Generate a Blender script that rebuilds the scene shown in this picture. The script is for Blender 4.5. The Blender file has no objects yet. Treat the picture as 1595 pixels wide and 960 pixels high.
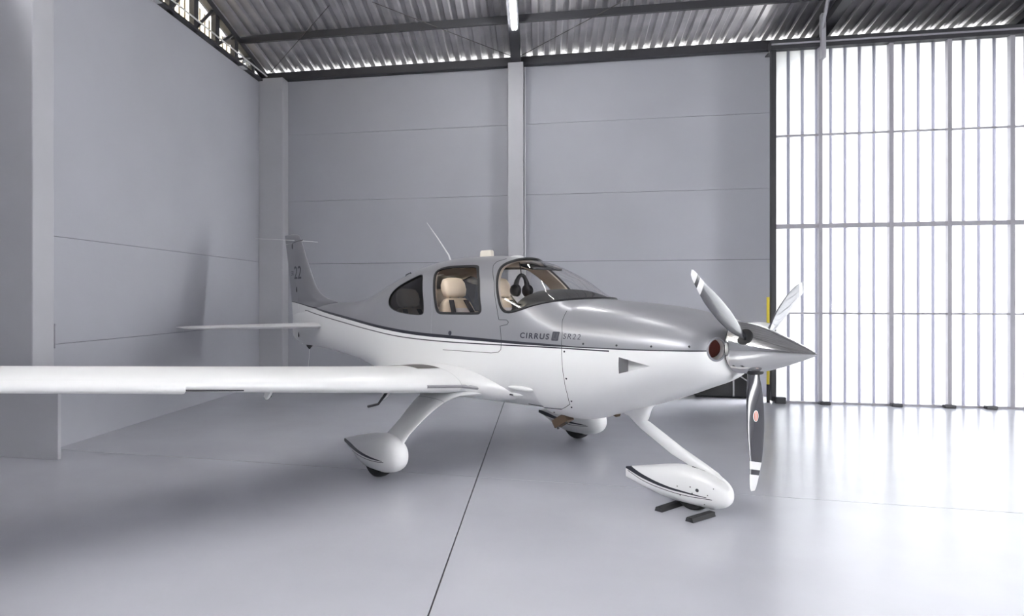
import bpy, bmesh, math, bisect, random
from mathutils import Vector, Matrix
random.seed(7)
C = bpy.context.scene.collection
SC = bpy.context.scene
rad = math.radians

# ------------------------------------------------------------------ camera
HY = rad(10.9)                      # the camera looks a little left of the hangar's depth axis
CAMH = 1.675
cam = bpy.data.cameras.new('camera')
camo = bpy.data.objects.new('camera', cam); C.objects.link(camo)
camo.location = (0, 0, CAMH)
camo.rotation_euler = (rad(90), 0, HY)
cam.sensor_fit = 'HORIZONTAL'; cam.sensor_width = 36.0
cam.lens = 36.0 * 1056.0 / 1595.0
cam.shift_x = (797.5 - 640.0) / 1595.0
cam.shift_y = (463.5 - 480.0) / 1595.0
cam.clip_start = 0.05; cam.clip_end = 400
SC.camera = camo

# ------------------------------------------------------------------ sky and exposure
w = bpy.data.worlds.new('overcast_sky'); SC.world = w; w.use_nodes = True
bg = w.node_tree.nodes['Background']
bg.inputs[0].default_value = (0.98, 0.985, 1.0, 1); bg.inputs[1].default_value = 9.5
SC.view_settings.view_transform = 'Standard'; SC.view_settings.look = 'None'
SC.view_settings.gamma = 1.0; SC.view_settings.use_curve_mapping = False
SC.view_settings.exposure = 1.78

# ------------------------------------------------------------------ mesh helper
class MB:
    def __init__(s): s.v = []; s.f = []; s.m = []
    def add(s, vs, fs, mi=0):
        o = len(s.v); s.v += [tuple(v) for v in vs]
        for f in fs: s.f.append(tuple(i + o for i in f)); s.m.append(mi)
    def box(s, x0, x1, y0, y1, z0, z1, mi=0, M=None):
        vs = [Vector((x, y, z)) for x in (x0, x1) for y in (y0, y1) for z in (z0, z1)]
        if M: vs = [M @ v for v in vs]
        s.add(vs, [(0,1,3,2),(4,6,7,5),(0,4,5,1),(2,3,7,6),(0,2,6,4),(1,5,7,3)], mi)
        return s
    def prism(s, pts, z0, z1, mi=0):
        n = len(pts)
        s.add([(x, y, z0) for x, y in pts] + [(x, y, z1) for x, y in pts],
              [tuple(range(n))[::-1], tuple(range(n, 2*n))] + [(i, (i+1) % n, n+(i+1) % n, n+i) for i in range(n)], mi)
        return s
    def loft(s, rings, cap=True, mi=0, closed=True):
        n = len(rings[0]); fs = []
        for k in range(len(rings)-1):
            for i in range(n if closed else n-1):
                j = (i+1) % n
                fs.append((k*n+i, k*n+j, (k+1)*n+j, (k+1)*n+i))
        if cap and closed:
            fs.append(tuple(range(n))[::-1]); fs.append(tuple((len(rings)-1)*n+i for i in range(n)))
        s.add([p for r in rings for p in r], fs, mi); return s
    def tube(s, path, r, n=8, mi=0, closed=False):
        P = [Vector(p) for p in path]; R = r if isinstance(r, (list, tuple)) else [r]*len(P)
        rings = []; up = None
        m = len(P)
        for k, p in enumerate(P):
            if closed: t = P[(k+1) % m] - P[k-1]
            else: t = P[min(k+1, m-1)] - P[max(k-1, 0)]
            t.normalize()
            if up is None:
                up = Vector((0,0,1)) if abs(t.z) < .9 else Vector((1,0,0))
            x = t.cross(up)
            if x.length < 1e-5: x = t.orthogonal()
            x.normalize(); y = x.cross(t).normalized(); up = y
            rings.append([p + R[k]*(math.cos(2*math.pi*i/n)*x + math.sin(2*math.pi*i/n)*y) for i in range(n)])
        if closed: rings.append(rings[0])
        return s.loft(rings, cap=not closed, mi=mi)
    def lathe(s, prof, M, n=32, mi=0, cap=True):
        # prof: (t along local z, radius); M places it
        rings = [[M @ Vector((r*math.cos(2*math.pi*i/n), r*math.sin(2*math.pi*i/n), t)) for i in range(n)] for t, r in prof]
        return s.loft(rings, cap=cap, mi=mi)
    def ell(s, c, rx, ry, rz, M=None, nu=20, nv=12, mi=0):
        rings = []
        for k in range(nv+1):
            ph = -math.pi/2 + math.pi*k/nv; q = max(math.cos(ph), 1e-3)
            r = []
            for i in range(nu):
                v = Vector((rx*q*math.cos(2*math.pi*i/nu), ry*q*math.sin(2*math.pi*i/nu), rz*math.sin(ph)))
                if M: v = M @ v
                r.append(Vector(c)+v)
            rings.append(r)
        return s.loft(rings, mi=mi)
    def mesh(s, name, mats, smooth=False, angle=35, recalc=True):
        me = bpy.data.meshes.new(name); me.from_pydata(s.v, [], s.f)
        for m in (mats if isinstance(mats, (list, tuple)) else [mats]): me.materials.append(m)
        me.polygons.foreach_set('material_index', s.m)
        if recalc:
            bm = bmesh.new(); bm.from_mesh(me); bmesh.ops.recalc_face_normals(bm, faces=bm.faces); bm.to_mesh(me); bm.free()
        if smooth:
            me.polygons.foreach_set('use_smooth', [True]*len(me.polygons))
            me.set_sharp_from_angle(angle=rad(angle))
        me.update()
        return me
    def build(s, name, mats, parent=None, smooth=False, angle=35, bevel=0, recalc=True):
        o = bpy.data.objects.new(name, s.mesh(name, mats, smooth, angle, recalc)); C.objects.link(o)
        if parent: o.parent = parent
        if bevel:
            b = o.modifiers.new('bevel', 'BEVEL'); b.width = bevel; b.segments = 2; b.limit_method = 'ANGLE'
        return o

def empty(name, loc=(0,0,0), rz=0):
    o = bpy.data.objects.new(name, None); C.objects.link(o); o.location = loc; o.rotation_euler = (0,0,rz)
    o.empty_display_size = .2
    return o
def tag(o, label=None, cat=None, group=None, kind=None):
    for k, v in (('label', label), ('category', cat), ('group', group), ('kind', kind)):
        if v: o[k] = v
    return o
def share(name, me, parent, loc=(0,0,0)):
    o = bpy.data.objects.new(name, me); C.objects.link(o); o.parent = parent; o.location = loc
    return o

# ------------------------------------------------------------------ materials
def mat(name, col, rough=.5, metal=0, coat=0, spec=.5, noise=0, nscale=3, bump=0, bscale=40, emit=0, alpha=1):
    m = bpy.data.materials.new(name); m.use_nodes = True
    nt = m.node_tree; b = nt.nodes['Principled BSDF']
    b.inputs['Base Color'].default_value = (*col, 1); b.inputs['Roughness'].default_value = rough
    b.inputs['Metallic'].default_value = metal; b.inputs['Coat Weight'].default_value = coat
    b.inputs['Coat Roughness'].default_value = .04; b.inputs['Specular IOR Level'].default_value = spec
    if emit:
        b.inputs['Emission Color'].default_value = (*col, 1); b.inputs['Emission Strength'].default_value = emit
    if noise or bump: tc = nt.nodes.new('ShaderNodeTexCoord')
    if noise:
        n = nt.nodes.new('ShaderNodeTexNoise'); n.inputs['Scale'].default_value = nscale; n.inputs['Detail'].default_value = 6
        r = nt.nodes.new('ShaderNodeMapRange'); r.inputs[1].default_value = .3; r.inputs[2].default_value = .7
        r.inputs[3].default_value = 1-noise; r.inputs[4].default_value = 1+noise
        mx = nt.nodes.new('ShaderNodeVectorMath'); mx.operation = 'SCALE'; mx.inputs[0].default_value = col
        nt.links.new(tc.outputs['Object'], n.inputs['Vector']); nt.links.new(n.outputs['Fac'], r.inputs[0])
        nt.links.new(r.outputs[0], mx.inputs['Scale']); nt.links.new(mx.outputs[0], b.inputs['Base Color'])
    if bump:
        n2 = nt.nodes.new('ShaderNodeTexNoise'); n2.inputs['Scale'].default_value = bscale; n2.inputs['Detail'].default_value = 4
        bp = nt.nodes.new('ShaderNodeBump'); bp.inputs['Strength'].default_value = bump; bp.inputs['Distance'].default_value = .01
        nt.links.new(tc.outputs['Object'], n2.inputs['Vector']); nt.links.new(n2.outputs['Fac'], bp.inputs['Height'])
        nt.links.new(bp.outputs[0], b.inputs['Normal'])
    return m
def translucent(name, col, gloss=.1, amount=1.0):
    m = bpy.data.materials.new(name); m.use_nodes = True; nt = m.node_tree; nt.nodes.clear()
    o = nt.nodes.new('ShaderNodeOutputMaterial'); t = nt.nodes.new('ShaderNodeBsdfTranslucent'); t.inputs[0].default_value = (*col, 1)
    d = nt.nodes.new('ShaderNodeBsdfDiffuse'); d.inputs[0].default_value = (.7, .72, .75, 1)
    x = nt.nodes.new('ShaderNodeMixShader'); x.inputs[0].default_value = amount
    nt.links.new(d.outputs[0], x.inputs[1]); nt.links.new(t.outputs[0], x.inputs[2]); nt.links.new(x.outputs[0], o.inputs[0])
    return m
def glass(name, tint, reflect=1.0):
    m = bpy.data.materials.new(name); m.use_nodes = True; nt = m.node_tree; nt.nodes.clear()
    o = nt.nodes.new('ShaderNodeOutputMaterial'); t = nt.nodes.new('ShaderNodeBsdfTransparent'); t.inputs[0].default_value = (*tint, 1)
    g = nt.nodes.new('ShaderNodeBsdfGlossy'); g.inputs['Roughness'].default_value = .01
    lw = nt.nodes.new('ShaderNodeLayerWeight'); lw.inputs[0].default_value = .5
    pw = nt.nodes.new('ShaderNodeMath'); pw.operation = 'POWER'; pw.inputs[1].default_value = 5; nt.links.new(lw.outputs['Facing'], pw.inputs[0])
    f = nt.nodes.new('ShaderNodeMath'); f.operation = 'MULTIPLY_ADD'; f.inputs[1].default_value = .9; f.inputs[2].default_value = .045; nt.links.new(pw.outputs[0], f.inputs[0])
    x = nt.nodes.new('ShaderNodeMixShader')
    nt.links.new(f.outputs[0], x.inputs[0]); nt.links.new(t.outputs[0], x.inputs[1]); nt.links.new(g.outputs[0], x.inputs[2]); nt.links.new(x.outputs[0], o.inputs[0])
    return m

M = {}
M['wall'] = mat('grey_wall_paint', (.335,.341,.378), .6, noise=.035, nscale=.8, bump=.08, bscale=14)
M['dim'] = mat('darkened_grey_wall', (.20,.20,.21), .7)  # out-of-view walls coloured darker to cut the light they bounce
M['column'] = mat('grey_column_paint', (.39,.392,.42), .6, noise=.03, nscale=2)
M['joint'] = mat('dark_wall_joint', (.10,.10,.11), .8)
M['floor'] = mat('polished_grey_concrete', (.47,.474,.52), .20, spec=.6, noise=.045, nscale=1.1, bump=.015, bscale=2.5)
M['joint_floor'] = mat('floor_joint', (.13,.11,.10), .7)
M['apron'] = mat('outdoor_concrete', (.5,.5,.48), .8, noise=.1, nscale=.3)
M['steel'] = mat('dark_steel', (.035,.035,.04), .45, spec=.4)
M['roof'] = mat('galvanised_sheet', (.40,.39,.405), .38, metal=.5, noise=.15, nscale=2.5)
M['rod'] = mat('thin_steel_rod', (.06,.055,.05), .5)
M['frame'] = mat('grey_painted_steel', (.31,.305,.335), .5)
M['panel'] = translucent('translucent_white_sheet', (.43,.435,.44))
M['batten'] = translucent('grey_sheet_lap', (.22,.22,.25), amount=.9)
M['cream'] = translucent('cream_cladding_sheet', (.55,.52,.46))
M['cream_dark'] = translucent('cream_sheet_lap', (.20,.18,.15), amount=.9)
M['conduit'] = mat('white_conduit', (.6,.61,.62), .4)
M['lamp'] = mat('lit_tube', (1,1,1), .4, emit=30)
M['lamp_body'] = mat('white_lamp_body', (.75,.75,.75), .4)
M['black'] = mat('matt_black', (.012,.012,.014), .6)
M['yellow'] = mat('yellow_paint', (.62,.5,.03), .5)
M['white'] = mat('white_aircraft_paint', (.76,.76,.76), .34, coat=.15)
M['silver'] = mat('silver_aircraft_paint', (.25,.25,.272), .36, metal=.15, coat=.15)
M['rubber'] = mat('black_rubber', (.015,.015,.016), .7)
M['gasket'] = mat('black_gasket', (.006,.006,.008), .55)
M['chrome'] = mat('polished_spinner', (.74,.74,.72), .09, metal=1)
M['blade'] = mat('dark_propeller_blade', (.045,.045,.055), .22, metal=.0, coat=.7, spec=.8)
M['grey'] = mat('brushed_grey', (.35,.35,.37), .4, metal=.3)
M['frame_dark'] = mat('dim_grey_mark', (.06,.06,.075), .4)
M['walk'] = mat('walkway_grit', (.13,.12,.115), .9)
M['leather'] = mat('beige_leather', (.88,.74,.58), .5, bump=.1, bscale=60)
M['liner'] = mat('beige_cabin_liner', (.62,.54,.46), .8)
M['cloth'] = mat('pale_seat_insert', (.80,.76,.76), .7)
M['belt'] = mat('dark_seat_belt', (.03,.026,.03), .7)
M['dash'] = mat('dark_glareshield', (.018,.018,.02), .55, bump=.3, bscale=90)
M['seam'] = mat('panel_gap', (.03,.03,.035), .7)
M['ink'] = mat('dark_lettering', (.03,.03,.045), .4)
M['inlet'] = mat('rust_red_baffle', (.17,.042,.028), .6)
M['duct'] = mat('shaded_duct_grey', (.36,.36,.37), .6)
M['soot'] = mat('brown_exhaust_metal', (.11,.075,.05), .6, metal=.4)
M['decalred'] = mat('faded_red_emblem', (.65,.25,.18), .5)
M['decalwhite'] = mat('white_emblem_ring', (.85,.82,.80), .5)
M['beigeplastic'] = mat('beige_antenna_plastic', (.68,.64,.56), .5)
M['glass'] = glass('clear_cabin_glass', (.97,.97,.97))
M['glass_dark'] = glass('tinted_cabin_glass', (.15,.155,.165))
M['glass_door'] = glass('lightly_tinted_glass', (.93,.92,.91))

# ------------------------------------------------------------------ the hangar shell
XL, XR, YB, YF = -5.28, 14.0, 12.42, -15.0
RY = -1.3                           # ridge
YC = 12.12                          # front of the back columns
def zroof(y): return 6.0 + .2*((12.42 - y) if y > RY else (12.42 - 2*RY + y))
def xz(me_pts): pass

# floor: slabs between sawn joints
def yA(x): return 6.61 - .0617*(x + 5.225)
fl = MB().box(-6.3, XR+.1, YF, 12.75, -.25, -.02).build('floor', M['joint_floor']); tag(fl, kind='structure')
XJ, g = -.585, .005
for (x0, x1, near) in ((-6.3, XJ-g, True), (XJ+g, XR+.1, True), (-6.3, XJ-g, False), (XJ+g, XR+.1, False)):
    if near: pts = [(x0, YF), (x1, YF), (x1, yA(x1)-g), (x0, yA(x0)-g)]
    else: pts = [(x0, yA(x0)+g), (x1, yA(x1)+g), (x1, 12.75), (x0, 12.75)]
    MB().prism(pts, -.02, 0).build('slab', M['floor'], fl)
ap = MB().box(-60, 70, -60, 80, -.5, -.26).build('ground', M['apron']); tag(ap, kind='structure')

# left wall
wl = MB().box(XL-.3, XL-.03, 6.3, 12.7, 0, 5.78).box(XL-.9, XL-.65, YF, 6.5, 0, 5.78).build('wall_left', M['joint']); tag(wl, kind='structure')
for y0, y1, dx in ((YF, 6.22, -.62), (6.24, 12.7, 0)):
    for z0, z1 in ((.0, 1.153), (1.159, 2.348), (2.354, 5.78)):
        MB().box(XL-.05+dx, XL+dx, y0, y1, z0, z1).build('panel', M['wall'], wl)
# back wall
wb = MB().box(XL-.3, 3.84, YB+.03, YB+.25, 0, 5.84).build('wall_back', M['joint']); tag(wb, kind='structure')
for x0, x1 in ((XL-.03, -.57), (-.56, 3.84)):
    for z0, z1 in ((0, 1.157), (1.163, 2.317), (2.325, 3.522), (3.527, 4.80), (4.805, 5.84)):
        MB().box(x0, x1, YB, YB+.05, z0, z1).build('panel', M['wall'], wb)
MB().box(3.84, XR+.1, YB, YB+.05, 5.5, 5.84).build('header', M['wall'], wb)  # strip added over the door to keep outside light off the roof
MB().box(3.72, XR+.1, 11.74, YB, 5.745, 5.765).build('light_stop', M['steel'], wb)  # board added to block light leaking up behind the door
# right wall with the wide opening that lights the place
wr = empty('wall_right'); tag(wr, kind='structure')
OY0, OY1 = -4.2, 1.0
MB().box(XR, XR+.2, YF, OY0, 0, 6.4).build('panel', M['dim'], wr)
MB().box(XR, XR+.2, OY1, 12.7, 0, 6.2).build('panel', M['dim'], wr)
MB().box(XR, XR+.2, OY0, OY1, 4.4, 8.6).build('lintel', M['dim'], wr)
gm = MB(); gm.add([(XR+.1, YF, 6.0), (XR+.1, RY, 8.74), (XR+.1, 12.7, 5.9), (XR+.2, YF, 6.0), (XR+.2, RY, 8.74), (XR+.2, 12.7, 5.9)], [(0,1,2),(5,4,3),(0,3,4,1),(1,4,5,2),(2,5,3,0)])
gm.build('gable', M['dim'], wr)
wf = MB().box(XL-.95, XR+.2, YF-.2, YF, 0, 6.05).build('wall_front', M['dim']); tag(wf, kind='structure')
# columns
def column(x0, x1, y0, y1, z1):
    o = MB().box(x0, x1, y0, y1, 0, z1).build('column', M['column'], bevel=.012); tag(o, kind='structure'); return o
column(XL, -4.80, YC, YB, 5.84)
column(-.585, -.315, YC, YB, 5.84)
column(XL-.85, XL+.055, 6.215, 6.535, 5.95)
# low panel standing in front of the left column
pl = MB().box(-6.12, -4.885, 6.165, 6.212, 0, .88).build('baseboard_left', M['column'], bevel=.006); tag(pl, kind='structure')

# ------------------------------------------------------------------ roof
ce = empty('ceiling'); tag(ce, kind='structure')
prof = []
for k in range(5):
    x = k*.2
    prof += [(x, 0), (x+.085, 0), (x+.11, .04), (x+.175, .04)]
prof += [(1.0, 0), (1.085, 0), (1.09, .005)]
def sheet(y0, y1, name):
    m = MB(); n = len(prof)
    v = []
    for y in (y0, y1):
        for x, z in prof: v.append((x, y, zroof(y) + .03 + z))
        for x, z in prof: v.append((x, y, zroof(y) + .032 + z))
    N = 2*n; fs = []
    for i in range(n-1):
        fs += [(i, i+1, N+i+1, N+i), (n+i, N+n+i, N+n+i+1, n+i+1)]
    fs += [(0, N, N+n, n), (n-1, 2*n-1, N+2*n-1, N+n-1)]
    m.add(v, fs); return m.mesh(name, M['roof'])
sh1, sh2 = sheet(12.95, RY, 'roof_sheet'), sheet(RY, YF-.5, 'roof_sheet_far')
for k in range(21):
    x = -6.75 + k*1.0
    share('roof_sheet', sh1, ce, (x, 0, .003*(k % 2))); share('roof_sheet', sh2, ce, (x, 0, .003*(k % 2)))
def purlin(y):
    z = zroof(y)
    MB().box(-5.6, XR+.1, y-.03, y+.03, z-.10, z+.02).build('purlin', M['steel'], ce)
for y in (11.17, 9.92, 8.6, 7.2, 5.8, 4.4, 3.0, 1.6, .2, -2.8, -5.5, -8.2, -11, -13.5): purlin(y)
MB().box(-5.5, 3.62, YB-.14, YB+.10, 5.84, 5.985).build('eave_beam', M['steel'], ce)
MB().box(3.62, XR+.1, YB-.14, YB+.10, 5.84, 5.985).build('eave_beam', M['steel'], ce)
def rafter(x, w, h):
    for y0, y1 in ((12.42, RY), (RY, YF)):
        m = MB(); v = []
        for y in (y0, y1):
            z = zroof(y) - .10
            v += [(x-w/2, y, z-h), (x+w/2, y, z-h), (x+w/2, y, z), (x-w/2, y, z)]
        m.add(v, [(0,1,2,3),(7,6,5,4),(0,4,5,1),(1,5,6,2),(2,6,7,3),(3,7,4,0)]); m.build('rafter', M['steel'], ce)
rafter(-.445, .17, .12); rafter(4.42, .15, .14)
for a, b in (((-.5,12.25,5.98),(-2.6,10.3,6.3)), ((-.38,12.25,5.98),(1.8,10.3,6.3)), ((-5.1,12.2,5.95),(-3.3,10.3,6.3))):
    MB().tube([a, b], .006, 6).build('brace_rod', M['rod'], ce)

# trusses along the side walls
def truss(x, parent_name, ys, zb, side):
    t = empty(parent_name, (0,0,0)); tag(t, kind='structure')
    m = MB(); v = []
    for y in (12.45, RY):
        z = zroof(y) - .02
        v += [(x-.05, y, z-.11), (x+.05, y, z-.11), (x+.05, y, z), (x-.05, y, z)]
    m.add(v, [(0,1,2,3),(7,6,5,4),(0,4,5,1),(1,5,6,2),(2,6,7,3),(3,7,4,0)]); m.build('top_chord', M['steel'], t)
    MB().box(x-.05, x+.05, RY, 12.4, zb, zb+.035).build('bottom_chord', M['steel'], t)
    for k, y in enumerate(ys):
        MB().box(x-.06, x+.02, y-.07, y+.07, zb, zroof(y)-.1).build('web_post', M['steel'], t)
        if k:
            y1 = ys[k-1]
            MB().tube([(x, y+.05, zb+.04), (x, y1-.45, zroof(y1-.4)-.1)] if False else [(x, y, zb+.04), (x+.02, (y+y1)/2+.18, zroof((y+y1)/2+.18)-.12)], .028, 6).build('web_brace', M['steel'], t)
    return t
truss(XL+.03, 'roof_truss', [11.75, 11.05, 10.35, 9.65, 8.95, 8.25, 7.5, 6.7], 5.79, 1)
truss(7.3, 'roof_truss', [11.6, 10.9, 10.2, 9.5, 8.8, 8.1], 5.70, 1)

# cladding that glows between wall top and roof on the left
win = empty('window_1'); tag(win, kind='structure')
y = 12.6; k = 0
pa = {}
while y > 2.2:
    wd = .11 if k % 2 == 0 else .05
    m = MB().box(XL-.22, XL-.20, y-wd, y, 5.785, zroof(y)-.03)
    m.build('cladding_sheet' if k % 2 == 0 else 'sheet_lap', M['cream'] if k % 2 == 0 else M['cream_dark'], win)
    y -= wd; k += 1

# ------------------------------------------------------------------ translucent sliding door
YD = 11.70
do = empty('door_1', (3.62, YD, 0)); tag(do, kind='structure')
ph, bw, pitch = 5.60, .046, .2045
me_p = MB().box(0, pitch-bw, .0, .012, 0.02, ph).mesh('door_sheet', M['panel'])
me_b = MB(); me_b.add([(0,0,.02),(bw*.25,-.03,.02),(bw*.75,-.03,.02),(bw,0,.02),(0,0,ph),(bw*.25,-.03,ph),(bw*.75,-.03,ph),(bw,0,ph)], [(0,1,5,4),(1,2,6,5),(2,3,7,6),(3,0,4,7),(0,3,2,1),(4,5,6,7)])
me_b = me_b.mesh('sheet_lap', M['batten'])
n = int(10.3/pitch)
for k in range(n):
    share('door_sheet', me_p, do, (.06 + k*pitch, .04, 0)); share('sheet_lap', me_b, do, (.06 + (k+1)*pitch - bw, .052, 0))
W = 10.38
posts = [(0, .07), (.68, .055), (1.675, .06), (2.47, .055), (3.3, .06), (4.2, .055), (5.1, .06), (6.0, .06), (6.9, .06), (7.8, .06), (8.7, .06), (9.6, .06)]
for i, (x, wd) in enumerate(posts):
    MB().box(x-wd/2, x+wd/2, -.05, .03, 0.03, 5.6).build('stile', M['steel'] if i == 0 else M['frame'], do)
for z, h in ((4.235, .028), (2.80, .07), (1.425, .028)):
    MB().box(0, W, -.04, .02, z-h/2, z+h/2).build('rail', M['frame'], do)
MB().box(0, W, -.02, .03, 0.0, .03).build('rail', M['frame'], do)
MB().box(-.05, W, -.09, .06, 5.60, 5.74).build('track_beam', M['steel'], do)
MB().box(-.05, W, -.11, -.09, 5.66, 5.685).build('track_highlight', M['frame'], do)  # paler strip standing in for the highlight along the dark beam
for x in (0.06, .70, 1.70, 2.42, 2.97): MB().box(x-.05, x+.10, -.12, -.03, 0.0, .05 if x > .1 else .10).build('roller', M['steel'], do, bevel=.01)
# post that runs on up to the roof with its knee brace
tp = empty('trim_1'); tag(tp, kind='structure')
MB().box(4.275, 4.335, YD-.16, YD-.06, 5.4, zroof(YD)-.05).build('post', M['frame'], tp)
MB().tube([(4.29, YD-.12, 5.85), (4.12, YD-1.0, 6.36)], .025, 6).build('knee_brace', M['frame'], tp)

# ------------------------------------------------------------------ loose things of the hangar
t = empty('ceiling_light', (-.43, 11.1, 0)); tag(t, 'lit fluorescent tube light slung under the central roof rafter nearest the back wall', 'light', 'tube lights along the rafter')
def lamp(t):
    m = MB(); v = []
    for yy in (0, -1.5):
        z = zroof(11.1+yy) - .235
        v += [(-.05, yy, z), (.05, yy, z), (.04, yy, z+.05), (-.04, yy, z+.05)]
    m.add(v, [(0,1,2,3),(7,6,5,4),(0,4,5,1),(1,5,6,2),(2,6,7,3),(3,7,4,0)]); m.build('housing', M['lamp_body'], t)
    MB().tube([(-.022, -.03, zroof(11.07)-.26), (-.022, -1.47, zroof(9.63)-.26)], .016, 10).build('tube', M['lamp'], t, smooth=True)
    MB().tube([(.022, -.03, zroof(11.07)-.26), (.022, -1.47, zroof(9.63)-.26)], .016, 10).build('tube', M['lamp'], t, smooth=True)
lamp(t)
for dy, which in ((-3.2, 'second tube light from the back wall under the central roof rafter'), (-6.2, 'third tube light from the back wall, under the central rafter near the ridge')):
    c = t.copy(); C.objects.link(c); c.location = (-.43, 11.1+dy, -.2*dy)
    c['label'] = which
    for ch in list(t.children):
        d = ch.copy(); C.objects.link(d); d.parent = c

cd = MB().tube([(XL+.13, 12.2, 5.90), (XL+.13, 4.0, 5.90)], .013, 6).build('conduit', M['conduit']); tag(cd, 'thin pale conduit running along the top of the left wall', 'conduit')
cp = MB().tube([(-.293, 12.395, 0), (-.293, 12.395, 5.83)], .014, 8).build('conduit', M['conduit'], smooth=True); tag(cp, 'white vertical conduit running up beside the central column of the back wall', 'conduit')
cv = MB().tube([(XL+.02, 6.585, 1.115), (XL+.02, 6.585, 1.38)], .010, 6).tube([(XL+.02, 6.585, 1.36), (XL+.02, 6.585, 1.385)], .016, 6).build('cable', M['frame']); tag(cv, 'short dark cable stub on the left wall beside the front column', 'cable')
for yy, lab in ((11.35, 'small white emergency lamp on the left wall top near the far corner'), (8.55, 'small white emergency lamp on the left wall top nearer the camera')):
    e = empty('emergency_lamp', (XL+.06, yy, 5.785)); tag(e, lab, 'lamp', 'emergency lamps on the left wall')
    MB().box(-.10, .02, -.10, .10, 0, .06).build('body', M['conduit'], e, bevel=.008)
    for s in (-1, 1): MB().lathe([(0,.02),(.02,.035),(.06,.04)], Matrix.Translation((.0, s*.07, .08)) @ Matrix.Rotation(rad(70),4,'Y'), 12).build('lamp_head', M['conduit'], e, smooth=True)
yp = empty('yellow_post', (3.545, YD-.02, 0)); tag(yp, 'slim yellow painted post at the left edge of the translucent door', 'post')
MB().tube([(0,0,.28),(0,0,1.68)], .022, 10).build('post', M['yellow'], yp, smooth=True)
MB().tube([(0,0,0),(0,0,.29)], .024, 10).build('foot', M['black'], yp, smooth=True)
bx = empty('black_cabinet', (3.02, 12.12, 0)); tag(bx, 'low black metal cabinet against the back wall beside the translucent door', 'cabinet')
MB().box(-.48, .44, -.04, .28, 0.02, .86).build('body', M['black'], bx, bevel=.01)
MB().box(.10, .125, -.055, -.04, .03, .84).build('stile', M['grey'], bx)
MB().tube([(.14, -.05, .42), (.40, -.05, .24)], .012, 6).build('brace', M['grey'], bx)

ST=[ # a, zt, zb, w, zm, nt, nb
(0.555,1.487,1.109,0.205,1.300,2.00,2.0),
(0.562,1.495,1.094,0.270,1.300,2.00,2.0),
(0.590,1.506,1.064,0.365,1.290,2.10,2.1),
(0.660,1.524,1.021,0.440,1.270,2.20,2.2),
(0.800,1.555,0.962,0.490,1.240,2.30,2.3),
(1.000,1.594,0.874,0.530,1.210,2.35,2.3),
(1.300,1.627,0.761,0.575,1.180,2.40,2.4),
(1.620,1.649,0.650,0.610,1.160,2.40,2.4),
(1.740,1.657,0.606,0.620,1.160,2.40,2.4),
(1.800,1.675,0.592,0.624,1.160,2.40,2.4),
(1.950,1.762,0.582,0.632,1.160,2.30,2.4),
(2.060,1.836,0.590,0.637,1.160,2.25,2.5),
(2.100,1.864,0.630,0.638,1.160,2.25,2.5),
(2.300,1.967,0.636,0.645,1.165,2.20,2.6),
(2.500,2.036,0.634,0.650,1.170,2.20,2.7),
(2.750,2.076,0.630,0.655,1.175,2.20,2.7),
(3.100,2.111,0.615,0.655,1.180,2.20,2.7),
(3.500,2.114,0.598,0.645,1.190,2.20,2.7),
(3.900,2.085,0.600,0.620,1.200,2.20,2.6),
(4.300,2.012,0.640,0.570,1.210,2.15,2.5),
(4.700,1.902,0.695,0.505,1.225,2.10,2.4),
(5.100,1.765,0.760,0.430,1.240,2.10,2.3),
(5.500,1.656,0.831,0.355,1.245,2.05,2.2),
(5.900,1.612,0.879,0.290,1.250,2.00,2.2),
(6.300,1.602,0.909,0.232,1.255,2.00,2.2),
(6.800,1.550,0.941,0.165,1.250,2.00,2.1),
(7.300,1.480,0.950,0.100,1.230,2.00,2.1),
(7.620,1.430,1.010,0.050,1.230,2.00,2.0),
(7.720,1.400,1.060,0.020,1.230,2.00,2.0),
]
def _pchip(xs,ys):
    n=len(xs); h=[xs[i+1]-xs[i] for i in range(n-1)]; d=[(ys[i+1]-ys[i])/h[i] for i in range(n-1)]
    m=[0.0]*n; m[0]=d[0]; m[-1]=d[-1]
    for i in range(1,n-1):
        if d[i-1]*d[i]>0:
            w1=2*h[i]+h[i-1]; w2=h[i]+2*h[i-1]; m[i]=(w1+w2)/(w1/d[i-1]+w2/d[i])
    def f(x):
        x=min(max(x,xs[0]),xs[-1]); i=min(max(bisect.bisect_right(xs,x)-1,0),n-2)
        t=(x-xs[i])/h[i]
        return (ys[i]*(1+2*t)*(1-t)**2+h[i]*m[i]*t*(1-t)**2+ys[i+1]*t*t*(3-2*t)-h[i]*m[i+1]*t*t*(1-t))
    return f
def make(ST):
    xs=[s[0] for s in ST]
    return [_pchip(xs,[s[k] for s in ST]) for k in range(1,7)]
FS=make(ST)
def sec(a): return [f(a) for f in FS]
def _pw(v,e): return math.copysign(abs(v)**e,v)
def fpt(a,th,S=None):
    zt,zb,w,zm,nt,nb=S or sec(a)
    c,s=math.cos(th),math.sin(th)
    n=nt if s>=0 else nb
    return w*_pw(c,2/n), zm+((zt-zm) if s>=0 else (zm-zb))*_pw(s,2/n)
def fb(a,c):
    zt,zb,w,zm,nt,nb=sec(a)
    if c>=zm: t=(c-zm)/(zt-zm); n=nt
    else: t=(zm-c)/(zm-zb); n=nb
    return w*(1-min(t,1)**n)**(1/n) if t<1 else 0.0

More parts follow.
